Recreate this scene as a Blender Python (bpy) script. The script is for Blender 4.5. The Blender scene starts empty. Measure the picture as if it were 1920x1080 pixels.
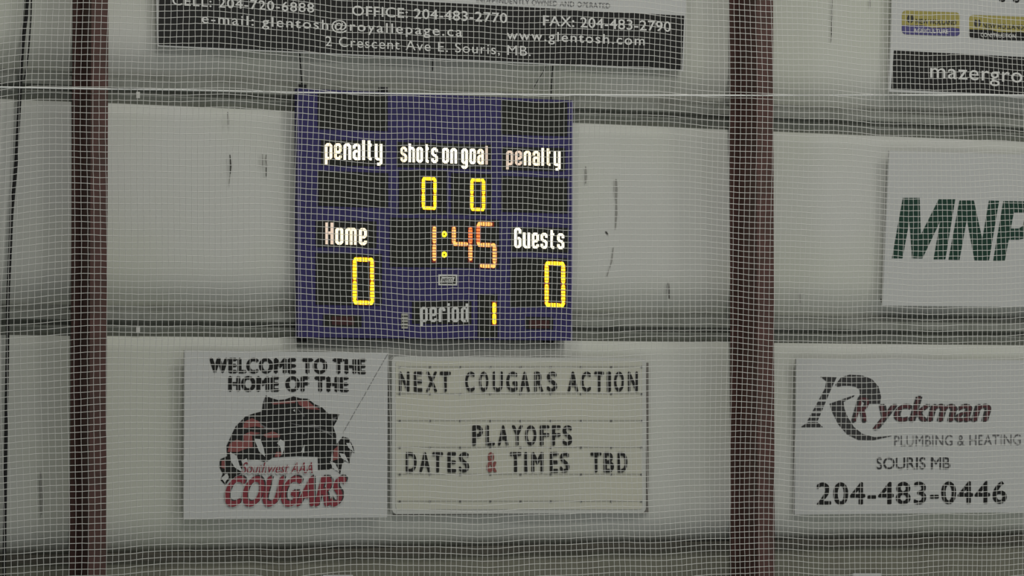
import bpy, math, random
from mathutils import Vector
random.seed(7)
SC = bpy.context.scene
COL = SC.collection
R = math.radians

# ------------------------------------------------------------------ camera
F_PX = 6200.0
YAW, PITCH = R(25.77), R(2.12)
DIST, CAM_Z = 27.0, 3.6
FWD = Vector((math.sin(YAW)*math.cos(PITCH), math.cos(YAW)*math.cos(PITCH), math.sin(PITCH)))
RGT = Vector((math.cos(YAW), -math.sin(YAW), 0))
UPV = RGT.cross(FWD)
CAM = Vector((-DIST*FWD.x, -DIST*FWD.y, CAM_Z))
cd = bpy.data.cameras.new('camera'); cam = bpy.data.objects.new('camera', cd); COL.objects.link(cam)
cam.location = CAM
cam.rotation_euler = (math.pi/2 + PITCH, 0, -YAW)
cd.sensor_width = 36; cd.lens = 36*F_PX/1920; cd.clip_end = 200
SC.camera = cam

# ------------------------------------------------------------------ light
SC.view_settings.view_transform = 'Standard'; SC.view_settings.look = 'None'
SC.view_settings.gamma = 1; SC.view_settings.use_curve_mapping = False
SC.view_settings.exposure = 0.0
w = bpy.data.worlds.new('world'); SC.world = w; w.use_nodes = True
bg = w.node_tree.nodes['Background']
bg.inputs['Color'].default_value = (.93, 1.0, .95, 1); bg.inputs['Strength'].default_value = 0.085
def lamp(x, y, z, power, size, col=(1, .98, .93)):
    l = bpy.data.lights.new('high_bay_lamp', 'AREA'); l.shape = 'DISK'; l.size = size; l.energy = power; l.color = col
    o = bpy.data.objects.new('high_bay_lamp', l); COL.objects.link(o); o.location = (x, y, z)
    return o
for lx in (-6, 0, 6, 12):                     # two rows of arena lamps over the ice
    for ly, pw in ((-5.0, 126), (-11.0, 188)):
        lamp(lx + 1.5, ly, 11.5, pw*(.84 if lx > 3 else 1.12), 1.6)

# ------------------------------------------------------------------ helpers
def at(px, py, y=0.0):
    """point of the plane y = const seen at a pixel of the photograph"""
    d = FWD*F_PX + RGT*(px-960) - UPV*(py-540)
    t = (y - CAM.y)/d.y
    return CAM + d*t

def srgb(r, g, b):
    f = lambda c: (c/255/12.92 if c/255 <= .04045 else ((c/255+.055)/1.055)**2.4)
    return (f(r), f(g), f(b), 1)

def mat(name, col, rough=.6, metal=0, emit=None, strength=1.0, noise=None):
    m = bpy.data.materials.new(name); m.use_nodes = True
    nt = m.node_tree; p = nt.nodes['Principled BSDF']
    p.inputs['Base Color'].default_value = (*col[:3], 1); p.inputs['Roughness'].default_value = rough
    p.inputs['Metallic'].default_value = metal
    p.inputs['Specular IOR Level'].default_value = .25
    if emit:
        p.inputs['Emission Color'].default_value = (*emit[:3], 1); p.inputs['Emission Strength'].default_value = strength
    if noise:                                   # (scale, other colour, fraction)
        sc, c2, amt = noise
        tc = nt.nodes.new('ShaderNodeTexCoord'); n = nt.nodes.new('ShaderNodeTexNoise')
        n.inputs['Scale'].default_value = sc; n.inputs['Detail'].default_value = 5
        r = nt.nodes.new('ShaderNodeValToRGB'); mx = nt.nodes.new('ShaderNodeMix'); mx.data_type = 'RGBA'
        r.color_ramp.elements[0].position = .42; r.color_ramp.elements[1].position = .62
        r.color_ramp.elements[1].color = (amt, amt, amt, 1)
        nt.links.new(tc.outputs['Object'], n.inputs['Vector']); nt.links.new(n.outputs['Fac'], r.inputs['Fac'])
        nt.links.new(r.outputs['Color'], mx.inputs['Factor'])
        mx.inputs['A'].default_value = (*col[:3], 1); mx.inputs['B'].default_value = (*c2[:3], 1)
        nt.links.new(mx.outputs['Result'], p.inputs['Base Color'])
    return m

class MB:
    """collects geometry in world space, links it as one mesh object"""
    def __init__(s): s.v = []; s.f = []; s.m = []
    def face(s, pts, mi=0):
        b = len(s.v); s.v += [Vector(p) for p in pts]; s.f.append(tuple(range(b, b+len(pts)))); s.m.append(mi)
    def add(s, vs, fs, mi=0):
        b = len(s.v); s.v += [Vector(p) for p in vs]
        s.f += [tuple(i+b for i in f) for f in fs]; s.m += [mi]*len(fs)
    def prism(s, loop, off, mi=0):
        """front loop plus the same loop shifted by off, closed all round"""
        n = len(loop); a = [Vector(p) for p in loop]; c = [p+Vector(off) for p in a]
        s.add(a+c, [tuple(range(n)), tuple(range(2*n-1, n-1, -1))] + [(i, i+n, (i+1) % n+n, (i+1) % n) for i in range(n)], mi)
    def box(s, a, b, mi=0):
        x0, y0, z0 = a; x1, y1, z1 = b
        s.prism([(x0, y0, z0), (x1, y0, z0), (x1, y0, z1), (x0, y0, z1)], (0, y1-y0, 0), mi)
    def tube(s, pts, r, n=8, mi=0):
        pts = [Vector(p) for p in pts]; vs = []; fs = []
        for i, p in enumerate(pts):
            t = (pts[min(i+1, len(pts)-1)] - pts[max(i-1, 0)]).normalized()
            a = t.cross(Vector((0, 1, 0)));  a = a if a.length > .01 else t.cross(Vector((1, 0, 0)))
            a.normalize(); c = t.cross(a)
            vs += [p + (a*math.cos(2*math.pi*k/n) + c*math.sin(2*math.pi*k/n))*r for k in range(n)]
        for i in range(len(pts)-1):
            fs += [(i*n+k, i*n+(k+1) % n, (i+1)*n+(k+1) % n, (i+1)*n+k) for k in range(n)]
        fs += [tuple(range(n)), tuple(range(len(vs)-1, len(vs)-n-1, -1))]
        s.add(vs, fs, mi)
    def build(s, name, mats, parent=None, smooth=False):
        me = bpy.data.meshes.new(name)
        o = bpy.data.objects.new(name, me); COL.objects.link(o)
        org = Vector((0, 0, 0))
        if parent:
            o.parent = parent; q = parent
            while q: org = org + Vector(q.location); q = q.parent
        elif s.v:
            n = len(s.v); org = sum(s.v, Vector())/n; org.z = min(p.z for p in s.v); o.location = org
        me.from_pydata([tuple(p-org) for p in s.v], [], s.f); me.validate()
        for m in (mats if isinstance(mats, (list, tuple)) else [mats]): me.materials.append(m)
        if len(me.polygons) == len(s.m): me.polygons.foreach_set('material_index', s.m)
        if smooth: me.polygons.foreach_set('use_smooth', [True]*len(me.polygons))
        me.update()
        return o

def tag(o, label=None, cat=None, group=None, kind=None):
    for k, v in (('label', label), ('category', cat), ('group', group), ('kind', kind)):
        if v: o[k] = v
    return o
def thing(name, loc, label, cat, group=None):
    o = bpy.data.objects.new(name, None); COL.objects.link(o); o.location = loc; o.empty_display_size = .2
    return tag(o, label, cat, group)

# lettering --------------------------------------------------------
_tc = {}
def text_mesh(s, bold=0.0, spacing=1.0):
    k = (s, bold, spacing)
    if k not in _tc:
        c = bpy.data.curves.new('t', 'FONT'); c.body = s; c.size = 1; c.offset = bold; c.space_character = spacing
        c.resolution_u = 5
        o = bpy.data.objects.new('t', c); COL.objects.link(o)
        dg = bpy.context.evaluated_depsgraph_get(); ev = o.evaluated_get(dg); me = ev.to_mesh()
        vs = [(v.co.x, v.co.y) for v in me.vertices]; fs = [tuple(p.vertices) for p in me.polygons]
        ev.to_mesh_clear(); bpy.data.objects.remove(o); bpy.data.curves.remove(c)
        _tc[k] = (vs, fs)
    return _tc[k]
def bold_mesh(s, bold, spacing=1.0):
    """glyphs struck two or three times side by side, so that heavy strokes keep their counters"""
    vs, fs = text_mesh(s, 0, spacing)
    if not bold: return [(x, y, 0) for x, y in vs], fs
    V = []; Fc = []
    for k, (a, c) in enumerate(((0, 0), (-bold, 0), (bold, 0), (0, bold*.6), (0, -bold*.6))):
        b = len(V); V += [(x+a, y+c, k) for x, y in vs]; Fc += [tuple(i+b for i in f) for f in fs]
    return V, Fc
def words_of(vs, fs):
    """faces grouped into words: cut wherever a gap as wide as a space opens"""
    iv = sorted((min(vs[i][0] for i in f), max(vs[i][0] for i in f), f) for f in fs)
    out = []; end = -9
    for a, c, f in iv:
        if a-end > .22: out.append([])
        out[-1].append(f); end = max(end, c)
    return out
CAP = None
def cap_height():
    global CAP
    if CAP is None:
        vs, _ = text_mesh('H'); CAP = max(v[1] for v in vs)
    return CAP
def text_line(mb, s, x0, y0, x1, y1, cap, y, bold=0.0, spacing=1.0, shear=0.0, mi=0, fit=False, split=False):
    """line of lettering whose baseline runs (x0,y0)-(x1,y1) in the photograph, on the plane y"""
    vs, fs = bold_mesh(s, bold, spacing)
    ax = min(v[0] for v in vs); bx = max(v[0] for v in vs); h = cap_height()
    lo = min(v[1] for v in vs) if fit else 0; hi = max(v[1] for v in vs) if fit else h
    out = []
    for vx, vy, lay in vs:
        u = (vx-ax)/(bx-ax); t = (vy-lo)/(hi-lo)
        out.append(at(x0+(x1-x0)*u + shear*t*cap, y0+(y1-y0)*u - t*cap, y-lay*.0003))
    if not split:
        mb.add(out, fs, mi); return
    res = []
    for wf in words_of(vs, fs):
        used = sorted({i for f in wf for i in f}); ix = {j: k for k, j in enumerate(used)}
        m_ = MB(); m_.add([out[j] for j in used], [tuple(ix[i] for i in f) for f in wf]); res.append(m_)
    return res

B_, T_ = .075, .925
GL = {'p': (1, [[(0, -.3), (0, T_), (1, T_), (1, B_), (0, B_)]]),
 'e': (1, [[(0, .47), (1, .47), (1, T_), (0, T_), (0, B_), (1, B_), (1, .26)]]),
 'n': (1, [[(0, 0), (0, T_), (1, T_), (1, 0)]]),
 'a': (1, [[(0, .7), (0, T_), (1, T_), (1, 0)], [(1, .54), (0, .54), (0, B_), (1, B_)]]),
 'l': (0, [[(0, 0), (0, 1.22)]]),
 't': (.75, [[(.3, 1.2), (.3, B_), (1, B_)], [(-.1, T_), (1, T_)]]),
 'y': (1, [[(0, 1), (0, B_), (1, B_)], [(1, 1), (1, -.24), (.2, -.24)]]),
 's': (1, [[(1, .7), (1, T_), (0, T_), (0, .53), (1, .46), (1, B_), (0, B_), (0, .3)]]),
 'h': (1, [[(0, 0), (0, 1.22)], [(0, T_), (1, T_), (1, 0)]]),
 'o': (1, [[(.5, T_), (0, T_), (0, B_), (1, B_), (1, T_), (.5, T_)]]),
 'g': (1, [[(1, B_), (0, B_), (0, T_), (1, T_), (1, -.24), (0, -.24), (0, -.1)]]),
 'H': (1, [[(0, 0), (0, 1.3)], [(1, 0), (1, 1.3)], [(0, .68), (1, .68)]]),
 'm': (1.7, [[(0, 0), (0, T_), (1, T_), (1, 0)], [(.5, 0), (.5, T_)]]),
 'G': (1, [[(1, .95), (1, 1.22), (0, 1.22), (0, B_), (1, B_), (1, .62), (.5, .62)]]),
 'u': (1, [[(0, 1), (0, B_), (1, B_)], [(1, 1), (1, 0)]]),
 'r': (.85, [[(0, 0), (0, T_), (1, T_), (1, .72)]]),
 'i': (0, [[(0, 0), (0, 1)], [(0, 1.08), (0, 1.26)]]),
 'd': (1, [[(1, 1.25), (1, 0)], [(1, B_), (0, B_), (0, T_), (1, T_)]]),
 ' ': (.1, [])}
def strip(pl, hw):
    """mitred strip round a polyline with cut corners"""
    p = []
    for i, q in enumerate(pl):
        q = Vector(q)
        if 0 < i < len(pl)-1:
            a = Vector(pl[i-1]) - q; b = Vector(pl[i+1]) - q
            c = min(.085, a.length*.45, b.length*.45)
            p += [q + a.normalized()*c, q + b.normalized()*c]
        else: p.append(q)
    L = []; Rr = []
    for i, q in enumerate(p):
        d0 = (q - p[i-1]).normalized() if i else (p[1]-q).normalized()
        d1 = (p[i+1]-q).normalized() if i < len(p)-1 else d0
        n0 = Vector((-d0.y, d0.x)); n1 = Vector((-d1.y, d1.x)); n = (n0+n1).normalized()
        k = hw/max(.5, n.dot(n0)); L.append(q+n*k); Rr.append(q-n*k)
    return L, Rr
def stroke_word(mb, s, x0, y0, x1, y1, xh, y, stroke=.17, wid=.30, gap=.11, mis=None):
    cur = 0; polys = []
    for i, ch in enumerate(s):
        wd, pls = GL[ch]; wd *= wid
        for pl in pls:
            L, Rr = strip([(cur + stroke/2 + q[0]*wd if wd else cur + stroke/2 + q[0], q[1]) for q in pl], stroke/2)
            for k in range(len(L)-1): polys.append(([L[k], L[k+1], Rr[k+1], Rr[k]], i))
        cur += wd + stroke + gap
    tot = cur - gap
    for q, i in polys:
        mb.face([at(x0+(x1-x0)*p.x/tot, y0+(y1-y0)*p.x/tot - p.y*xh, y) for p in q][::-1], mis[i] if mis else 0)

# ------------------------------------------------------------------ materials
K = .40   # rough brightness of a white surface here
def tone(r, g, b): c = srgb(r, g, b); return tuple(min(.9, v/K) for v in c[:3])
M = {}
M['vinyl'] = mat('white_vinyl_facing', (.63, .64, .60), .55, noise=(.55, (.60, .62, .53), .8))
M['lower'] = mat('olive_liner_panel', (.21, .21, .165), .7, noise=(3, (.17, .165, .13), .8))
M['girt'] = mat('galvanised_steel', (.27, .28, .25), .6, noise=(6, (.21, .22, .19), .8))
M['girt_dark'] = mat('primed_steel_brown', (.085, .08, .065), .7)
M['column'] = mat('red_iron_primer', (.108, .055, .048), .6, noise=(5, (.078, .047, .039), .8))
M['sign'] = mat('white_sign_face', (.60, .61, .595), .45)
M['sign_edge'] = mat('sign_edge', (.45, .46, .43), .5)
M['black'] = mat('black_print', (.018, .018, .017), .5)
M['dark'] = mat('dark_grey_print', (.055, .055, .055), .5)
M['grey_print'] = mat('grey_print', (.16, .16, .16), .5)
M['white_print'] = mat('white_print', (.80, .80, .77), .5)
M['green'] = mat('dark_green_print', (.018, .055, .038), .5)
M['red'] = mat('red_print', (.27, .045, .06), .5)
M['maroon'] = mat('maroon_print', (.11, .04, .045), .5)
M['brick'] = mat('faded_red_print', (.27, .09, .085), .5)
M['yellow'] = mat('yellow_print', (.40, .35, .105), .5)
M['blue_print'] = mat('blue_print', (.10, .09, .24), .5)
M['cream'] = mat('cream_plastic_face', (.60, .60, .51), .4, noise=(1.3, (.63, .62, .51), .7))
M['cream_frame'] = mat('cream_frame', (.60, .61, .57), .4)
M['rail'] = mat('clear_rail', (.47, .47, .41), .4)
M['letter'] = mat('black_letter_plastic', (.03, .03, .028), .4)
M['letter_red'] = mat('red_letter_plastic', (.28, .10, .09), .4)
M['blue'] = mat('navy_blue_enamel', (.044, .037, .135), .45, noise=(4, (.040, .036, .115), .8))
M['blue_dark'] = mat('navy_edge', (.025, .022, .07), .5)
M['window'] = mat('dark_display_window', (.025, .026, .022), .35)
M['alu'] = mat('aluminium_trim', (.36, .34, .50), .4, .2)
M['lamp_off'] = mat('unlit_red_lens', (.07, .03, .03), .3)
M['black_steel'] = mat('black_steel', (.02, .02, .02), .6)
M['cable'] = mat('black_cable', (.018, .018, .018), .7)
M['net'] = mat('white_nylon_cord', (.74, .74, .70), .8)
M['rope'] = mat('white_rope', (.85, .86, .83), .7)
M['tear'] = mat('torn_vinyl', (.09, .09, .08), .8)
M['tear_soft'] = mat('scuffed_vinyl', (.32, .32, .29), .8)
M['ice'] = mat('pale_ice', (.75, .78, .80), .3)
M['period_off'] = mat('unlit_white_letter', (.74, .75, .72), .5)
M['wood_and_shade'] = mat('grey_wood_and_gap_shade', (.2, .19, .17), .7)
M['tape'] = mat('pale_tape', (.66, .66, .62), .6)
def glow(name, r, g, b, s=1.0): return mat(name, (.02, .02, .02), .5, emit=srgb(r, g, b), strength=s)
def led(name, r, g, b, s=1.0): return mat(name, (.02, .02, .02), .5, emit=(r, g, b, 1), strength=s)
M['g_white'] = led('lit_white_letter', 1, .90, .62, 2.6)
M['g_cream'] = led('lit_cream_letter', 1, .80, .48, 1.9)
M['g_pink'] = led('dim_pinkish_letter', .80, .62, .48, 1.05)
M['g_yellow'] = led('yellow_led', 1, .74, .010, 2.9)
M['g_orange'] = led('orange_led', 1, .43, .10, 1.7)
M['g_deep'] = led('red_orange_led', 1, .20, .035, 1.5)
M['g_halo'] = led('red_led_halo', .16, .012, .003, .9)  # dim emissive colours for the glow painted round the digits
M['g_halo2'] = led('amber_led_halo', .34, .035, .002, .9)

# ------------------------------------------------------------------ the setting
XL, XR = -9.0, 12.0
def zline(px, py): return at(px, py).z
Z_UP = (zline(960, 197)); Z_MID = zline(960, 609.5); Z_LOW = zline(960, 1031)
GH = .128                                     # half height of a girt band
m = MB(); prof = []                           # vinyl faced insulation, pillowed between the girts
def bay(ztop, zbot):
    pts = []
    H = ztop-zbot; n = 16
    for i in range(n+1):
        t = i/n; z = ztop-H*t
        yv = .022 - .03*math.sin(min(1, t*1.3)*math.pi/2)
        d = z-zbot
        if d < .30: yv += .14*((.30-d)/.30)**2
        pts.append((yv, z))
    return pts
zs = [Z_UP+1.9, Z_UP, Z_MID]
prof += bay(Z_UP+1.85, Z_UP+GH*.8) + [(.16, Z_UP+.02), (.16, Z_UP-GH*.9)]
prof += bay(Z_UP-GH*.97, Z_MID+GH*.8) + [(.16, Z_MID), (.16, Z_MID-GH*.9)]
prof += bay(Z_MID-GH*.97, Z_LOW+.035) + [(.16, Z_LOW+.02)]
# girt pitch also gives seams: a slow ripple along the wall
nx = 120
vs = []; fs = []
for i in range(nx+1):
    x = XL+(XR-XL)*i/nx
    for yv, z in prof:
        rip = .012*math.sin(x*1.7+z*.6) + .006*math.sin(x*4.3-z*2.1)
        vs.append((x, yv + (rip if yv < .1 else 0), z))
n = len(prof)
for i in range(nx):
    for k in range(n-1): fs.append((i*n+k, (i+1)*n+k, (i+1)*n+k+1, i*n+k+1))
m.add(vs, fs)
wall = m.build('wall_back', M['vinyl'], smooth=True); tag(wall, kind='structure')
m = MB(); m.box((XL, .03, 0), (XR, .08, Z_LOW-.03)); lw = m.build('wall_lower', M['lower']); tag(lw, kind='structure')
m = MB(); m.box((XL, .18, 0), (XR, .22, Z_UP+1.95)); ow = m.build('wall_outer', M['sign_edge']); tag(ow, kind='structure')
m = MB(); m.box((XL, -18, -.1), (XR, .22, 0)); fl = m.build('floor', M['ice']); tag(fl, kind='structure')

def extrude_x(mb, poly, x0, x1, mi=0):
    mb.prism([(x0, y, z) for y, z in poly], (x1-x0, 0, 0), mi)
GIRT = [(.15, .115), (.07, .115), (.07, .075), (.018, .075), (.0, .066), (.0, .002), (.05, -.012), (.055, -.040), (.010, -.046),
        (.012, -.058), (.066, -.110), (.066, -.122), (.15, -.122)]
def girt(z, label):
    t = thing('wall_girt', (0, 0, z), label, 'girt', 'horizontal steel girts along the wall')
    b = MB(); extrude_x(b, [(y, z+dz) for y, dz in GIRT], XL, XR); b.build('rail', M['girt'], t)
    return t
gu = girt(Z_UP, 'grey steel girt running along the wall behind the top of the scoreboard')
gm = girt(Z_MID, 'grey steel girt running along the wall just under the scoreboard')
def clip(px, py, par, hw=4, hh=6):
    b = MB(); b.prism([at(px-hw, py+hh, -.004), at(px+hw, py+hh, -.004), at(px+hw, py-hh, -.004), at(px-hw, py-hh, -.004)], (0, .006, 0))
    tag(b.build('clip', M['tape'], par), 'pale tape clip')
clip(259, 178, gu, 3.5, 6); clip(259, 618, gm, 3.5, 5)
t = thing('wall_girt', (0, 0, Z_LOW), 'dark brown steel girt along the wall below the signs', 'girt', 'horizontal steel girts along the wall')
b = MB(); extrude_x(b, [(.15, Z_LOW+.034), (.03, Z_LOW+.034), (.0, Z_LOW+.02), (.0, Z_LOW-.03), (.15, Z_LOW-.03)], XL, XR); b.build('rail', M['girt_dark'], t)

def column(pxl, pxm, label):
    """H section: flange towards the rink spans pxm..pxr, web runs back to the wall"""
    yf, yb = -.47, -.012
    pm, pr = pxm
    xa = at(pm, 540, yf).x; xb = at(pr, 540, yf).x
    t = thing('steel_column', ((xa+xb)/2, (yf+yb)/2, 0), label, 'column', 'red steel building columns')
    ZT = Z_UP+1.9; xc = (xa+xb)/2
    b = MB(); b.box((xa, yf, 0), (xb, yf+.014, ZT)); b.build('front_flange', M['column'], t)
    b = MB(); b.box((xc-.005, yf+.014, 0), (xc+.005, yb-.014, ZT)); b.build('web', M['column'], t)
    b = MB(); b.box((xa, yb-.014, 0), (xb, yb, ZT)); b.build('back_flange', M['column'], t)
column(125, (169, 201), 'dark red steel column at the left edge, left of the scoreboard')
column(1375, (1420, 1451), 'dark red steel column right of the scoreboard and letter board')

# tears and scuffs in the vinyl (parts of the wall)
def tear(pts, wpx, mkey='tear'):
    b = MB(); L = []; Rr = []
    for i, (x, y) in enumerate(pts):
        k = wpx*(.35+.65*math.sin(math.pi*(i+.6)/(len(pts)+.2)))*random.uniform(.7, 1.2)
        L.append((x-k/2, y)); Rr.append((x+k/2, y))
    for i in range(len(pts)-1):
        b.face([at(*q, -.026) for q in (L[i+1], Rr[i+1], Rr[i], L[i])])
    o = b.build('tear', M[mkey], wall)
    return o
tear([(431, 290), (432, 300), (432.5, 312), (431.5, 326)], 3.6)
tear([(431, 326), (430, 340), (429, 348)], 2, 'tear_soft')
tear([(492, 289), (492, 300), (491, 311)], 3, 'tear_soft'); tear([(499, 290), (498, 300), (501, 311)], 4.5, 'tear_soft'); tear([(499, 314), (499, 322), (499, 331)], 2.6)
tear([(1155, 336), (1155, 355), (1155.5, 374)], 5, 'tear_soft'); tear([(1156, 374), (1156, 400), (1154, 430)], 3, 'tear_soft')
tear([(1136, 434), (1140, 441)], 4); tear([(1150, 464), (1147, 490), (1138, 518)], 2.6, 'tear_soft')
tear([(1253, 531), (1254, 545), (1254.5, 560)], 4); tear([(1098, 312), (1099, 330), (1098, 344)], 3, 'tear_soft')
tear([(1560, 0), (1560, 30), (1559, 66)], 2.6); tear([(1559, 66), (1558, 78)], 2, 'tear_soft'); tear([(1631, 0), (1631, 14)], 3, 'tear_soft')
tear([(427, 210), (428, 226), (428, 234)], 4, 'tear_soft'); tear([(1499, 550), (1500, 568)], 5, 'tear_soft')
tear([(1652, 560), (1655, 572)], 4); tear([(76, 885), (78, 930), (78, 965)], 4, 'tear_soft')

# ------------------------------------------------------------------ signs
def rounded(x0, y0, x1, y1, r, n=5):
    out = []
    for cx, cy, a0 in ((x1-r, y1-r, 0), (x0+r, y1-r, 90), (x0+r, y0+r, 180), (x1-r, y0+r, 270)):
        for k in range(n+1):
            a = R(a0+90*k/n); out.append((cx+r*math.cos(a), cy+r*math.sin(a)))
    return out
def panel(px, y, th, mb=None, mi=0):
    mb = mb or MB(); mb.prism([at(a, c, y) for a, c in px], (0, th, 0), mi); return mb
def flat(mb, px, y, mi=0): mb.face([at(a, c, y) for a, c in px], mi)
def sign_thing(name, px, y, label, cat='sign', th=.02, face='sign'):
    base = at(sum(p[0] for p in px)/4, max(p[1] for p in px), y)
    t = thing(name, base, label, cat)
    panel(px, y, th).build('panel', M[face], t)
    (tlx, tly), (trx, try_), (brx, bry), (blx, bly) = px
    for f in (.2, .8):
        a = at(tlx+(trx-tlx)*f, tly+(try_-tly)*f+8, y+th); c = at(blx+(brx-blx)*f, bly+(bry-bly)*f-8, y+th)
        mb = MB(); mb.box((a.x-.02, y+th, c.z), (a.x+.02, -.012, a.z))   # battens carry the sign off the girts
        mb.build('batten', M['wood_and_shade'], t)
    return t

# realtor banner
Y = -.09
t = sign_thing('banner_sign', [(288, -260), (1296, -214), (1281, 133), (295, 87)], Y, 'large white and black realtor banner with phone numbers, above the scoreboard')
b = MB(); flat(b, [(296.5, -24), (1283, 29.5), (1278.5, 130.5), (297.5, 84.5)], Y-.002); tag(b.build('black_band', M['black'], t), 'black band carrying contact details')
def line(name, s, x0, y0, x1, y1, cap, mkey, yy=None, lab=None, **k):
    for b in text_line(None, s, x0, y0, x1, y1, cap, (Y-.004) if yy is None else yy, split=True, **k):
        o = b.build(name, M[mkey], t)
        if lab: tag(o, lab)
line('lettering', 'CELL: 204-720-6888', 323, 9, 589, 23.5, 17, 'white_print', bold=.012, spacing=1.12)
line('lettering', 'OFFICE: 204-483-2770', 660, 28.5, 951, 43, 18, 'white_print', bold=.012, spacing=1.05)
line('lettering', 'FAX: 204-483-2790', 1018, 47.5, 1258, 59.5, 18.5, 'white_print', bold=.012, spacing=1.05)
line('lettering', 'e-mail: glentosh@royallepage.ca', 378, 43, 867, 68.5, 17.5, 'white_print', bold=.012, spacing=1.2)
line('lettering', 'www.glentosh.com', 950, 73.5, 1209, 85, 17.5, 'white_print', bold=.012, spacing=1.2)
line('lettering', '2 Crescent Ave E. Souris, MB.', 610, 86, 995, 105, 18, 'white_print', spacing=1.12)
line('lettering', 'INDEPENDENTLY OWNED AND OPERATED', 894, 4.5, 1144, 15.5, 9.5, 'grey_print', spacing=1.1)

# sign with two yellow badges
Y = -.09
t = sign_thing('company_sign', [(1680, -190), (2120, -170), (2110, 191), (1667, 172)], Y, 'white sign with two yellow badges and a black strip, upper right corner')
b = MB(); flat(b, [(1676, 94.5), (2112, 117), (2108, 186), (1671, 167.5)], Y-.002); tag(b.build('black_band', M['black'], t), 'black strip with web address')
line('lettering', 'mazergro', 1744, 145.5, 1917, 155, 27.5, 'white_print', bold=.004, spacing=1.06)
def badge(x0, y0, x1, y1, tilt, low, sub, subm):
    sk = lambda q: [(x, y+(x-x0)*tilt) for x, y in q]
    o = MB(); flat(o, sk(rounded(x0, y0, x1, y1, 8)), Y-.002); bd = o.build('badge', M['yellow'], t)
    yc = y0+(y1-y0)*.64; o = MB()
    rr = [q for q in rounded(x0, y0, x1, y1, 8) if q[1] > yc+1]
    rr.sort(key=lambda q: math.atan2(q[1]-yc, q[0]-(x0+x1)/2))
    xs = [x1-(x1-x0)*k/8 for k in range(9)]
    flat(o, sk([(x0, yc-1)] + [(x0+(x1-x0)*k/8, yc-1+3*math.sin(math.pi*k/8)*(1 if k > 3 else -.2)) for k in range(1, 8)] + [(x1, yc+2)] + rr), Y-.004)
    o.build('lower_strip', M[low], bd)
    w_ = x1-x0
    for o in text_line(None, 'NEW HOLLAND', x0+w_*.24, y0+23.5+w_*.24*tilt, x0+w_*.94, y0+23.5+w_*.94*tilt, 8.5, Y-.004, bold=.02, split=True):
        o.build('lettering', M['dark'], bd)
    o = MB(); cx = x0+w_*.145; cy = y0+16+w_*.145*tilt
    for q in ([(cx-4, cy-8), (cx-1, cy-6), (cx-1, cy+8), (cx-6, cy+3), (cx-6, cy-3)], [(cx+4, cy-8), (cx+6, cy-3), (cx+6, cy+3), (cx+1, cy+8), (cx+1, cy-6)]): flat(o, q, Y-.004)
    o.build('leaf_mark', M['dark'], bd)
    o = MB(); text_line(o, sub, x0+w_*.2, y1-4+w_*.2*tilt, x0+w_*.8, y1-4+w_*.8*tilt, 7.5, Y-.006, bold=.01)
    o.build('lettering', M[subm], bd)
badge(1691, 19.5, 1800, 64, .035, 'blue_print', 'AGRICULTURE', 'white_print')
badge(1817, 27.5, 1926, 72, .04, 'black', 'CONSTRUCTION', 'white_print')
b = MB(); text_line(b, 'O', 1872, 3, 1887, 3.5, 20, Y-.004, bold=.03); text_line(b, 'O', 1898, 4, 1914, 4.5, 20, Y-.004, bold=.03); b.build('lettering', M['black'], t)

# green letters
Y = -.09
t = sign_thing('company_sign', [(1667.5, 282.5), (2065, 294), (2058, 577), (1655, 573)], Y, 'white sign with three big slanted dark green letters, below the sign with yellow badges')
g = lambda q: [(1600+x/3.175, 260+y/3.175) for x, y in q]
def tri(mb, px, y, mi=0):
    flat(mb, px, y, mi)
b = MB()
for q in ([(230, 712), (295, 352), (395, 352), (334, 490), (293, 712)], [(334, 490), (395, 352), (402, 572), (412, 712), (350, 712)],
          [(402, 572), (510, 358), (518, 490), (412, 712)], [(510, 358), (607, 360), (548, 718), (478, 718), (518, 490)]): flat(b, g(q), Y-.003)
b.build('green_letter', M['green'], t); b = MB()
for q in ([(567, 720), (632, 368), (676, 480), (632, 722)], [(632, 368), (718, 368), (768, 600), (808, 724), (722, 724), (676, 480)], [(768, 600), (808, 368), (868, 370), (808, 724)]): flat(b, g(q), Y-.003)
b.build('green_letter', M['green'], t); b = MB()
flat(b, g([(833, 726), (893, 372), (968, 372), (902, 726)]), Y-.003)
L, Rr = strip([(9.2, 4.06), (10.35, 4.06), (10.62, 4.5), (10.35, 5.45), (9.9, 5.68), (9.2, 5.68)], .33)
for k in range(len(L)-1): flat(b, g([(q.x*100, q.y*100) for q in (L[k], L[k+1], Rr[k+1], Rr[k])]), Y-.0035)
b.build('green_letter', M['green'], t)

# plumbing sign
Y = -.05
t = sign_thing('company_sign', [(1493, 672), (1975, 676), (1972, 960), (1490, 965)], Y, 'white plumbing and heating sign with a large striped letter R, lower right')
g = lambda q: [(1470+x/3.087, 650+y/3.087) for x, y in q]
b = MB()
def stem(y): return (212+52-(y-175)*.44*.93, 305-18-(y-175)*.40)
flat(b, g([(210, 174), (305, 177), (275, 240), (238, 240), (245, 200)]), Y-.003)
for ya, yb in ((243, 268), (276, 308), (318, 346), (354, 376), (385, 402), (411, 428)):
    xa = lambda y: 238-(y-240)*.54; xb = lambda y: 275-(y-240)*.42
    flat(b, g([(xa(yb), yb), (xb(yb), yb), (xb(ya), ya), (xa(ya), ya)]), Y-.003)
flat(b, g([(95, 466), (145, 437), (128, 436), (196, 436), (226, 466)][0:1] + [(140, 437), (194, 436), (226, 466)]), Y-.003)
top = [(296, 222), (330, 178), (380, 162), (450, 166), (510, 188), (548, 232), (562, 290), (556, 330)]
bot = [(310, 232), (345, 226), (380, 226), (415, 232), (438, 250), (440, 275), (430, 300), (470, 330)]
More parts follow.
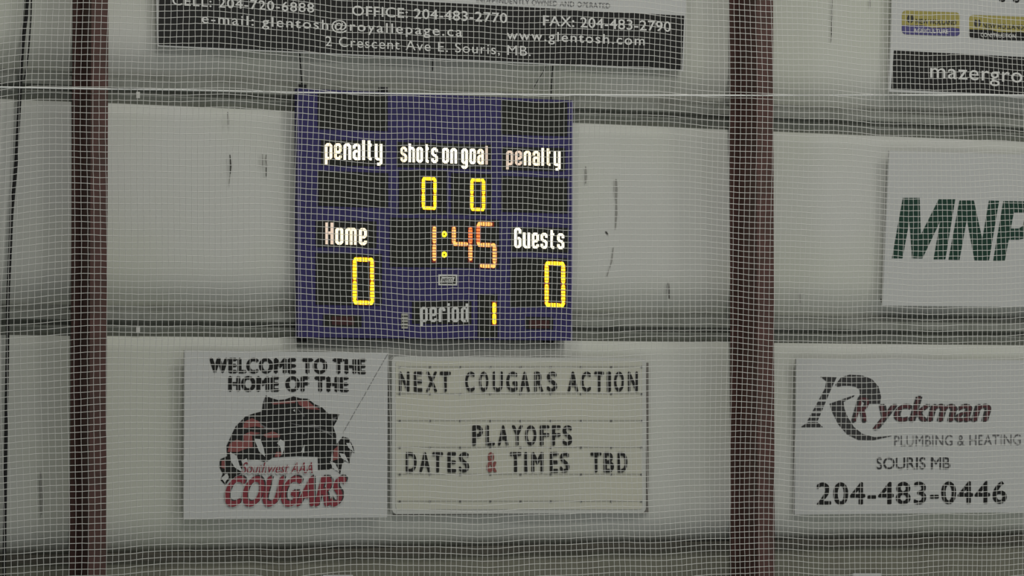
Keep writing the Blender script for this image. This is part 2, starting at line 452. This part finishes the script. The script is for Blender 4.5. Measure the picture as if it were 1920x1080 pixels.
for k in range(len(top)-1): flat(b, g([top[k], top[k+1], bot[k+1], bot[k]]), Y-.003)
sa = [(408, 280), (350, 300), (264, 330), (282, 385), (315, 450), (365, 508), (430, 540), (520, 541), (622, 518)]
sb = [(404, 290), (370, 306), (345, 320), (350, 360), (370, 410), (405, 465), (455, 505), (525, 524), (622, 516)]
for k in range(len(sa)-1): flat(b, g([sa[k], sb[k], sb[k+1], sa[k+1]]), Y-.003)
b.build('striped_letter', M['dark'], t)
P = lambda x, y: (1470+x/3.087, 650+y/3.087)
def word(s, x0, y0, x1, y1, hpx, shear, bold, mk, yy):
    b = MB(); p = P(x0, y0); q = P(x1, y1); text_line(b, s, p[0], p[1], q[0], q[1], hpx, yy, bold=bold, shear=shear, fit=True)
    return b.build('lettering', M[mk], t)
word('R', 385, 440, 480, 440, 50, .30, .05, 'dark', Y-.005); word('R', 402, 430, 480, 430, 44, .30, .005, 'maroon', Y-.007)
word('yckman', 505, 482, 1165, 482, 64, .30, .045, 'dark', Y-.005); word('yckman', 512, 476, 1162, 476, 60, .30, .0, 'maroon', Y-.007)
line('lettering', 'PLUMBING & HEATING', 1677, 836.5, 1914, 834, 19.5, 'grey_print', Y-.004, spacing=1.05)
line('lettering', 'SOURIS MB', 1643, 879.5, 1782, 879, 21.5, 'dark', Y-.004, bold=.01)
line('lettering', '204-483-0446', 1531, 946, 1888, 943, 40, 'black', Y-.004, bold=.022, spacing=1.1)

# welcome sign
Y = -.10
t = sign_thing('welcome_sign', [(346, 657), (727, 661.5), (726, 970), (344, 974)], Y, 'white welcome sign with black and red cat emblem, below the scoreboard')
line('lettering', 'WELCOME TO THE', 392, 698, 687, 700, 26, 'black', Y-.003, bold=.07, spacing=1.12)
line('lettering', 'HOME OF THE', 428, 732.5, 654, 733.5, 26, 'black', Y-.003, bold=.07, spacing=1.12)
g = lambda q: [(330+x/3.085, 640+y/3.085) for x, y in q]
def poly(mb, q, yy, mi):
    vs = [at(a, c, yy) for a, c in g(q)]
    from mathutils.geometry import tessellate_polygon
    mb.add(vs, tessellate_polygon([[Vector((v.x, v.z, 0)) for v in vs]]), mi)
b = MB()
body = [(497, 405), (502, 360), (520, 312), (545, 326), (592, 340), (632, 336), (680, 318), (720, 330), (765, 332), (800, 362), (845, 382), (884, 420), (945, 420), (936, 450), (910, 495), (926, 540), (928, 600), (900, 650),
        (890, 742), (822, 745), (820, 668), (700, 664), (560, 672), (520, 700), (470, 684), (420, 690), (392, 690), (378, 760), (345, 790), (310, 800), (285, 832), (258, 802), (270, 766), (248, 722), (256, 682), (296, 664), (292, 606), (318, 548), (345, 492), (400, 436), (448, 418)]
poly(b, body, Y-.003, 0)
bp = MB()
for q in ([(912, 690), (906, 640), (925, 600), (965, 550), (1000, 562), (1026, 610), (1033, 645), (1016, 640), (1004, 706), (985, 690), (962, 706), (950, 768), (925, 742), (888, 735), (884, 700)],): poly(bp, q, Y-.003, 0)
for q in ([(382, 505), (400, 462), (440, 444), (478, 462), (505, 500), (460, 492), (410, 500)], [(298, 640), (310, 592), (350, 568), (394, 580), (390, 540), (430, 522), (492, 530), (440, 545), (444, 610), (402, 622), (360, 640)],
          [(502, 540), (560, 520), (602, 540), (598, 556), (525, 558)], [(550, 352), (690, 342), (690, 356), (560, 366)], [(700, 340), (760, 342), (800, 376), (838, 396), (760, 392), (712, 368)], [(580, 640), (620, 640), (600, 668), (570, 668)], [(264, 690), (285, 690), (285, 738), (262, 730)]):
    poly(b, q, Y-.0045, 1)
for q in ([(452, 562), (488, 566), (508, 620), (516, 668), (480, 636)], [(584, 590), (604, 566), (626, 580), (628, 616), (612, 662), (604, 610)], [(722, 642), (744, 596), (742, 646)],
          [(312, 640), (352, 662), (368, 720), (392, 762), (340, 730), (316, 690)], [(378, 690), (410, 676), (414, 700), (392, 740)], [(262, 790), (296, 762), (306, 786), (282, 818)],
          [(676, 400), (688, 392), (690, 408)]):
    poly(b, q, Y-.006, 2)
for q in ([(640, 470), (740, 486), (800, 480), (840, 500), (740, 496)], [(660, 520), (760, 530), (745, 540)], [(690, 376), (745, 430), (738, 438)], [(508, 345), (516, 328), (518, 390), (511, 396)], [(902, 444), (930, 436), (914, 470)], [(480, 470), (530, 500), (600, 512), (520, 512)], [(800, 500), (880, 520), (918, 560), (870, 530)]):
    poly(b, q, Y-.006, 3)
poly(bp, [(912, 626), (940, 602), (942, 680), (908, 690)], Y-.0045, 1)
for q in ([(984, 588), (1010, 588), (1030, 640), (998, 616)], [(944, 646), (976, 652), (1000, 702), (958, 676)], [(890, 694), (920, 704), (946, 758), (908, 734)]): poly(bp, q, Y-.006, 2)
bp.build('emblem_paw', [M['black'], M['brick'], M['sign'], M['grey_print']], t)
tag(b.build('emblem', [M['black'], M['brick'], M['sign'], M['grey_print']], t), 'black and red crouching cat emblem')
b = MB(); p, q = g([(378, 762), (815, 762)]); text_line(b, 'Southwest AAA', p[0]-1, p[1]+1, q[0]-7, q[1]+1, 22, Y-.0062, bold=.07, shear=.25)
b.build('lettering_outline', M['sign'], t)
line('lettering', 'Southwest AAA', p[0], p[1], q[0]-8, q[1], 20, 'red', Y-.009, bold=.005, shear=.25)
p, q = g([(262, 958), (945, 956)])
b = MB(); text_line(b, 'COUGARS', p[0]-1, p[1]+1, q[0]+5, q[1]+1, 62, Y-.0062, bold=.09, shear=.26, fit=True); b.build('lettering_outline', M['sign'], t)
b = MB(); text_line(b, 'COUGARS', p[0]+1.5, p[1]-1, q[0]+4, q[1]-1, 59.5, Y-.0075, bold=.055, shear=.26, fit=True); b.build('lettering_shadow', M['dark'], t)
line('lettering', 'COUGARS', p[0], p[1], q[0]+1, q[1], 58, 'red', Y-.009, bold=.045, shear=.26, fit=True, lab='bold red slanted lettering')
b = MB()
cr = [(727, 664), (705, 702), (684, 740), (662, 778), (643, 812)]
for k in range(4): flat(b, [(cr[k][0]-.5, cr[k][1]), (cr[k+1][0]-.5, cr[k+1][1]), (cr[k+1][0]+.5, cr[k+1][1]), (cr[k][0]+.5, cr[k][1])][::-1], Y-.003)
tag(b.build('crease', M['grey_print'], t), 'dark diagonal crease')

# letter board and its changeable letters
Y = -.075
base = at(972, 962, Y)
lb = thing('letter_board', base, 'cream letter board with rails and rounded corners, below the scoreboard', 'sign')
q = [(x, y-(x-736)*.004+(y-815)*0+(x-736)*(.012 if y < 815 else 0)) for x, y in rounded(735, 668, 1211, 964, 10)]
panel(q, Y, .06).build('case', M['cream_frame'], lb)
panel([(739, 676), (1216, 680), (1216, 962), (739, 966)], Y+.030, .024).build('gap_shade_panel', M['wood_and_shade'], lb)  # dark panel jutting out on the right, stands in for the shadow gap there
q = rounded(742, 677, 1204, 955, 5); panel(q, Y-.004, .004).build('face', M['cream'], lb)
for yy in (687, 737.5, 788, 838, 888.5, 939):
    o = MB(); o.prism([at(744, yy+1.1, Y-.007), at(1203, yy+1.1, Y-.007), at(1203, yy-.6, Y-.007), at(744, yy-.6, Y-.007)], (0, .003, 0)); rl = o.build('rail', M['rail'], lb)
    for k in range(9):
        o = MB(); cx = 750+k*56.6; o.prism([at(cx-1.6, yy+2.6, Y-.011), at(cx+1.6, yy+2.6, Y-.011), at(cx+1.6, yy-.6, Y-.011), at(cx-1.6, yy-.6, Y-.011)], (0, .005, 0))
        o.build('rail_clip', M['grey_print'], rl)
rows = [('N 92 152 E 180 232 X 252 318 T 335 398|C 485 540 O 568 622 U 650 708 G 730 795 A 810 870 R 897 950 S 972 1032|A 1095 1158 C 1175 1232 T 1255 1310 I 1330 1352 O 1372 1430 N 1455 1512', 180, 300, ['the word NEXT', 'the middle word of the top row', 'the word ACTION']),
        ('P 528 590 L 608 660 A 680 742 Y 762 828 O 842 908 F 930 985 F 1000 1052 S 1065 1122', 500, 620, ['the word PLAYOFFS']),
        ('D 132 195 A 212 278 T 290 352 E 380 430 S 448 508|& 612 672|T 752 818 I 838 856 M 880 950 E 990 1040 S 1050 1105|T 1232 1295 B 1310 1370 D 1393 1450', 660, 780, ['the word DATES', '', 'the word TIMES', 'the word TBD'])]
for rowtxt, ya, yb, names in rows:
    for wd, wn in zip(rowtxt.split('|'), names):
        tk = wd.split(); letters = [tk[i] for i in range(0, len(tk), 3)]
        for i in range(0, len(tk), 3):
            ch = tk[i]; x0 = 720+int(tk[i+1])/3.176; x1 = 720+int(tk[i+2])/3.176; y0 = 640+ya/3.176; y1 = 640+yb/3.176
            vs, fs = bold_mesh(ch, .030)
            ax = min(v[0] for v in vs); bx = max(v[0] for v in vs); lo = min(v[1] for v in vs); hi = max(v[1] for v in vs)
            o = MB(); yy = Y-.013
            P3 = [at(x0+(x1-x0)*(v[0]-ax)/(bx-ax), y1-(y1-y0)*(v[1]-lo)/(hi-lo), yy-v[2]*.0003) for v in vs]
            o.add(P3, fs); o.add([p+Vector((0, .006, 0)) for p in P3], [f[::-1] for f in fs])
            cnt = {}
            for f in fs:
                for a, c in zip(f, f[1:]+f[:1]): cnt[(a, c)] = 1
            for (a, c) in cnt:
                if (c, a) not in cnt:
                    d = Vector((0, .006, 0)); o.face([P3[a], P3[a]+d, P3[c]+d, P3[c]])
            ob = o.build('sign_letter', M['letter_red' if ch == '&' else 'letter'])
            if ch == '&': lab = 'red changeable ampersand on the cream letter board, bottom row'
            else:
                k = letters[:i//3+1].count(ch)
                nth = {True: ('first ' if k == 1 else 'second '), False: ''}[letters.count(ch) > 1]
                lab = f'{nth}black changeable letter {ch} in {wn} on the letter board'
            tag(ob, lab, 'letter', 'changeable letters on the letter board')

# ------------------------------------------------------------------ scoreboard
YS = -.105
corn = [(559, 166), (1073, 188.5), (1072, 638.5), (560, 632)]
base = at(815, 636, YS)
sb_ = thing('scoreboard', base, 'navy blue hockey scoreboard with lit yellow digits, hung on the wall', 'scoreboard')
panel(corn, YS, .075).build('cabinet', M['blue'], sb_)
o = MB()
for (a, c) in ((0, 3), (1, 2)):
    (xa, ya), (xb, yb) = corn[a], corn[c]; s = .9; o = MB()
    flat(o, [(xa-s, ya), (xa+s, ya), (xb+s, yb), (xb-s, yb)][::-1], YS-.002)
    o.build('edge_trim', M['alu'], sb_)
def win(name, px, mk='window'):
    return panel(px, YS-.004, .004).build(name, M[mk], sb_)
def rectq(x0, y0, x1, y1, sl=.035): return [(x0, y0), (x1, y0+(x1-x0)*sl), (x1, y1+(x1-x0)*sl*.8), (x0, y1)]
w_ul = win('display_window', rectq(596, 173, 727, 242)); w_ur = win('display_window', rectq(940, 188, 1064, 252))
w_ml = win('display_window', rectq(597, 320, 728, 386)); w_mr = win('display_window', rectq(940, 330, 1064, 397))
w_s1 = win('display_window', rectq(748, 318, 838, 400)); w_s2 = win('display_window', rectq(846, 324, 921, 402))
w_ck = win('display_window', rectq(731, 408, 936, 500, .02)); w_h = win('display_window', rectq(592, 474, 716, 571, .02))
w_g = win('display_window', rectq(957, 482, 1064, 575, .02)); w_p = win('display_window', rectq(896, 551, 933, 634, .01))
c_l = win('caption_panel', rectq(602, 262, 722, 310, .02)); c_s = win('caption_panel', rectq(744, 266, 921, 313, .03)); c_r = win('caption_panel', rectq(942, 275, 1060, 319, .02))
c_h = win('caption_panel', rectq(592, 413, 706, 463, .02)); c_g = win('caption_panel', rectq(958, 425, 1066, 472, .02)); c_p = win('caption_panel', rectq(773, 564, 884, 607, .01))
YC = YS-.007
def caption(par, s, x0, y0, x1, y1, xh, mats, mis=None, **k):
    o = MB(); stroke_word(o, s, x0, y0, x1, y1, xh, YC, mis=mis, **k); return o.build('caption', mats, par)
MG = [M['g_white'], M['g_cream'], M['g_pink']]
tag(caption(c_l, 'penalty', 609, 299, 717, 300.5, 30.5, MG, [1, 1, 0, 0, 0, 0, 0]), 'lit white caption')
for wd_, xa_, xb_, mi_ in (('shots', 751, 821, [1, 0, 0, 0, 0]), ('on', 829, 857, [0, 0]), ('goal', 865, 914.5, [0, 0, 1, 2])):
    tag(caption(c_s, wd_, xa_, 303.5+(xa_-751)*.03, xb_, 303.5+(xb_-751)*.03, 28.5, MG, mi_, stroke=.17, wid=.28, gap=.1), 'lit white caption')
tag(caption(c_r, 'penalty', 949, 309.5, 1051, 311, 27, MG, [2, 2, 1, 1, 0, 1, 0]), 'partly dim white caption')
tag(caption(c_h, 'Home', 610, 458, 688, 459.5, 31.5, MG, [2, 1, 1, 1]), 'lit cream caption')
tag(caption(c_g, 'Guests', 964, 464.5, 1058, 467, 29, MG, [0]*6, stroke=.17), 'lit white caption')
tag(caption(c_p, 'period', 788, 603.5, 878, 604, 28, M['period_off']), 'unlit grey caption')

SEG = {'0': 'abcdef', '1': 'bc', '4': 'bcfg', '5': 'acdfg'}
def led_digit(par, ch, x0, y0, x1, y1, s, mats, lean=0.0, dim=()):
    """seven segment digit made of short led bars; x0..x1,y0..y1 its outer box, s the bar width"""
    o = MB(); l = MB()
    hx = s/2; xa, xb = x0+hx, x1-hx; ya, yb = y0+hx, y1-hx; ym = (ya+yb)/2
    SX = lambda x, y: (x+lean*(yb-y), y+(x-x0)*.03)
    def bars(p, q, mi, n=6):
        dx, dy = q[0]-p[0], q[1]-p[1]; L_ = math.hypot(dx, dy); ux, uy = dx/L_, dy/L_; nx_, ny_ = -uy, ux
        a0 = s*(.03 if abs(p[1]-ym) < .1 and dx == 0 else .40); a1 = L_-s*(.03 if abs(q[1]-ym) < .1 and dx == 0 else .40); st = (a1-a0)/n
        def quad(mb, a, c, wa, wc, yy, mi):
            mb.face([at(*SX(p[0]+ux*t_+nx_*k, p[1]+uy*t_+ny_*k), yy) for t_, k in ((a, wa), (c, wc), (c, -wc), (a, -wa))], mi)
        for i in range(n):
            a = a0+st*i; c = a+st*.74
            quad(o, a, c, hx*(.5 if i == 0 else .92), hx*(.5 if i == n-1 else .92), YC-.003, mi)
        quad(l, a0-s*.25, a1+s*.25, hx*1.12, hx*1.12, YC-.001, 0)  # wider dim strip behind the bars, stands in for their halo of light
    ends = {'a': ((xa, ya), (xb, ya)), 'b': ((xb, ya), (xb, ym)), 'c': ((xb, ym), (xb, yb)), 'd': ((xa, yb), (xb, yb)), 'e': ((xa, ym), (xa, yb)), 'f': ((xa, ya), (xa, ym)), 'g': ((xa, ym), (xb, ym))}
    sg = SEG[ch]
    if ch == '1': xb = xa; ends['b'] = ((xa, ya-hx*.6), (xa, ym)); ends['c'] = ((xa, ym), (xa, yb+hx*.6))
    for c in sg: bars(*ends[c], 1 if c in dim else 0, 6 if c in 'bcef' else 5)
    corner = {'fa': (xa, ya, 1, 1), 'ab': (xb, ya, -1, 1), 'cd': (xb, yb, -1, -1), 'ed': (xa, yb, 1, -1), 'fg': (xa, ym, 1, -1), 'gc': (xb, ym, -1, 1)}
    for k, (cx, cy, sx, sy) in corner.items():
        if k[0] in sg and k[1] in sg and not (ch == '1') and not (k == 'gc' and ch == '4') and not (k in ('fg', 'gc') and 'g' not in sg):
            pts = [(cx-sx*hx*.9, cy+sy*s*.55), (cx-sx*hx*.35, cy-sy*hx*.3), (cx+sx*s*.0, cy-sy*hx*.85), (cx+sx*s*.55, cy-sy*hx*.92), (cx+sx*s*.5, cy+sy*hx*.75), (cx+sx*hx*.85, cy+sy*s*.5)]
            o.face([at(*SX(*q), YC-.003) for q in pts], 0)
    ls = l.build('led_halo', M['g_halo2'] if mats[0] is M['g_yellow'] else M['g_halo'], par)
    return tag(o.build('lit_digit', mats, par), 'lit %s digit' % ('yellow' if mats[0] is M['g_yellow'] else 'orange'))
YL = [M['g_yellow'], M['g_orange']]; OR = [M['g_orange'], M['g_deep']]
led_digit(w_s1, '0', 790.5, 331.5, 819, 393, 6.6, YL); led_digit(w_s2, '0', 881.5, 334, 910, 395.5, 6.6, YL)
led_digit(w_h, '0', 661, 482, 702, 571, 8.2, YL); led_digit(w_g, '0', 1021, 489.5, 1060, 575.5, 8, YL)
led_digit(w_ck, '1', 810.5, 420, 819, 495, 8, OR); led_digit(w_ck, '4', 847, 418, 886, 496, 8, OR, dim='b')
led_digit(w_ck, '5', 893, 415.5, 931.5, 502, 8.2, OR, dim='f'); led_digit(w_p, '1', 923, 563, 931, 613, 7.6, YL)
for cy in (439, 477.5):
    o = MB()
    ring = [(833+5.2*math.cos(2*math.pi*k/14), cy+5.8*math.sin(2*math.pi*k/14)) for k in range(14)]
    inn = [(833+1.7*math.cos(2*math.pi*k/14), cy+1.9*math.sin(2*math.pi*k/14)) for k in range(14)]
    for k in range(14): flat(o, [ring[k], ring[(k+1) % 14], inn[(k+1) % 14], inn[k]], YC-.003)
    tag(o.build('lit_dot', M['g_yellow'], w_ck), 'lit yellow dot of the colon')
# maker's plate, small lamps, brackets
pl_ = panel(rectq(822, 514.5, 857, 535, .01), YS-.006, .006).build('name_plate', M['period_off'], sb_)
o = MB(); flat(o, rectq(825, 517.5, 854.5, 532, .01), YS-.0075); pk = o.build('plate_field', M['black'], pl_)
o = MB(); flat(o, [(828, 519), (853, 519.5), (849, 530), (825.5, 529.5)], YS-.009); o.build('plate_slant', M['period_off'], pl_)
o = MB(); text_line(o, 'NEVCO', 829, 528, 848, 528.3, 6.5, YS-.0105, bold=.02, shear=.2); o.build('lettering', M['dark'], pl_)
hn = panel(rectq(753, 588, 765, 616, .01), YS-.012, .012).build('vent', M['rail'], sb_)
for k in range(4):
    o = MB(); flat(o, rectq(753.5, 592+k*6, 764.5, 594+k*6, .01), YS-.0135); o.build('louvre', M['window'], hn)
win('signal_lamp', rectq(606, 590, 678, 612, .02)); w2 = win('signal_lamp', rectq(985, 594, 1037, 617, .02))
panel(rectq(622, 593, 664, 609, .02), YS-.006, .002).build('lens', M['lamp_off'], sb_); panel(rectq(992, 600, 1030, 615, .02), YS-.006, .002).build('lens', M['lamp_off'], sb_)
for q in (rectq(559, 628, 577, 641, .01), rectq(1021, 632, 1038, 644, .01), rectq(560, 158, 575, 172), rectq(712, 163, 727, 178)):
    panel(q, -.03, .028).build('bracket', M['black_steel'], sb_)

# ------------------------------------------------------------------ cables
def cable(name, pts, wpx, y, label, cat='cable', group=None, mk='cable'):
    o = MB(); P3 = [at(a, c, y) for a, c in pts]
    out = []
    for i in range(len(P3)-1):
        p0, p1, p2, p3 = P3[max(i-1, 0)], P3[i], P3[i+1], P3[min(i+2, len(P3)-1)]
        for k in range(5):
            s = k/5; out.append(.5*((2*p1)+(p2-p0)*s+(2*p0-5*p1+4*p2-p3)*s*s+(3*p1-p0-3*p2+p3)*s**3))
    out.append(P3[-1]); o.tube(out, wpx/227/2, 8)
    return tag(o.build(name, M[mk], smooth=True), label, cat, group)
cable('hanging_cable', [(60, -150), (52, 0), (46, 55), (41, 105), (38, 165), (34, 235), (29, 320), (22, 400), (19, 470), (15, 560), (14, 650), (12, 760), (10, 900), (8, 1080), (8, 1200)], 6.5, -.10, 'thick black cable hanging down the wall at the far left', 'cable')
cable('hanging_cable', [(62, -150), (59, 0), (57, 50), (52, 110), (45, 150)], 2.4, -.08, 'thin dark cord beside the thick cable at the top left', 'cable')
cable('support_wire', [(561, 78), (562, 100), (564, 130), (566, 160)], 2.8, -.05, 'black wire from the realtor banner to the left top of the scoreboard', 'wire')
cable('support_wire', [(811, 95), (811, 115), (811, 133)], 2.4, -.05, 'short black wire under the middle of the realtor banner', 'wire')
cable('support_wire', [(1037, 115), (1036, 130), (1034, 160), (1033, 190)], 2.4, -.05, 'black wire from the realtor banner to the right top of the scoreboard', 'wire')
cable('support_wire', [(1026, 118), (1018, 135), (1006, 155), (998, 170)], 1.3, -.05, 'thin slanting wire beside the right scoreboard wire', 'wire')
# tops of two boards further down the wall
for x0, x1, yy, lab in ((606, 662, 1078, 'white board whose top edge shows below the welcome sign'), (1600, 1652, 1075, 'white board whose top edge shows at the lower right')):
    o = panel([(x0, yy), (x1, yy), (x1, yy+150), (x0, yy+150)], -.02, .03); tag(o.build('low_board', M['sign']), lab, 'board')

# ------------------------------------------------------------------ safety net in front of everything
YN = -3.0; CELL_X = .0430; CELL_Z = .0437; RAD = .0021
pa = at(-420, 540, YN); pb = at(2380, 540, YN); ptop = at(960, -260, YN); pbot = at(960, 1290, YN)
NX = int((pb.x-pa.x)/CELL_X)+1; NZ = int((ptop.z-pbot.z+.5)/CELL_Z)+1
xn0 = pa.x; zn0 = pbot.z-.25
pk = at(524, 1060, YN); lf = at(20, 540, YN)
def npt(i, k):
    x = xn0+i*CELL_X; z = zn0+k*CELL_Z
    dx = .012*math.sin(z*1.3+.5*x)+.006*math.sin(z*3.1+x*1.7+1)
    dz = .014*math.sin(x*1.9+.4*z)+.008*math.sin(x*4.1+z*1.3+2)+.004*math.sin(x*9+z*2.7)
    dy = .05*math.sin(x*1.2+z*.5)+.03*math.sin(x*2.7-z*.8+.7)
    gx = (x-pk.x)/.16; gz = max(0, (pk.z+.25-z))/.3
    dz -= .045*math.exp(-gx*gx)*min(1, gz*gz*.6+.05 if gz > 0 else 0)
    l = max(0, (lf.x+.55-x)); dz += -.10*l*l; dx += .05*l*math.sin(z*1.1+.6)
    return x+dx, YN+dy, z+dz
grid = [[npt(i, k) for k in range(NZ)] for i in range(NX)]
jit = [[(random.uniform(-.0014, .0014), random.uniform(-.0014, .0014)) for k in range(NZ)] for i in range(NX)]
vs = []; fs = []
def cord(line_, ax):
    b = len(vs)
    for (x, y, z) in line_:
        if ax == 'v': vs.extend(((x-RAD, y, z), (x, y-RAD, z), (x+RAD, y, z), (x, y+RAD, z)))
        else: vs.extend(((x, y, z-RAD), (x, y-RAD, z), (x, y, z+RAD), (x, y+RAD, z)))
    for i in range(len(line_)-1):
        a = b+i*4; c = a+4
        for q in range(4): fs.append((a+q, a+(q+1) % 4, c+(q+1) % 4, c+q))
P = lambda i, k: (grid[i][k][0]+jit[i][k][0], grid[i][k][1], grid[i][k][2]+jit[i][k][1])
for i in range(NX): cord([P(i, k) for k in range(NZ)], 'v')
for k in range(NZ): cord([P(i, k) for i in range(NX)], 'h')
nt_ = thing('safety_net', (pa.x+3, YN, zn0), 'white square mesh safety net hanging in front of the whole wall', 'net')
me = bpy.data.meshes.new('mesh'); ox, oy, oz = nt_.location
me.from_pydata([(x-ox, y-oy, z-oz) for x, y, z in vs], [], fs); me.materials.append(M['net'])
me.polygons.foreach_set('use_smooth', [True]*len(me.polygons)); me.update()
no = bpy.data.objects.new('netting', me); COL.objects.link(no); no.parent = nt_
o = MB(); rp = [at(a, c, YN-.02) for a, c in ((-420, 157), (0, 163.5), (200, 167), (340, 168.7), (560, 173.5), (820, 176.5), (1090, 177.8), (1200, 178.6), (1450, 179), (1660, 178.3), (1920, 178.5), (2380, 180))]
o.tube(rp, .0055, 8); tag(o.build('support_rope', M['rope'], nt_, smooth=True), 'taut white horizontal rope')
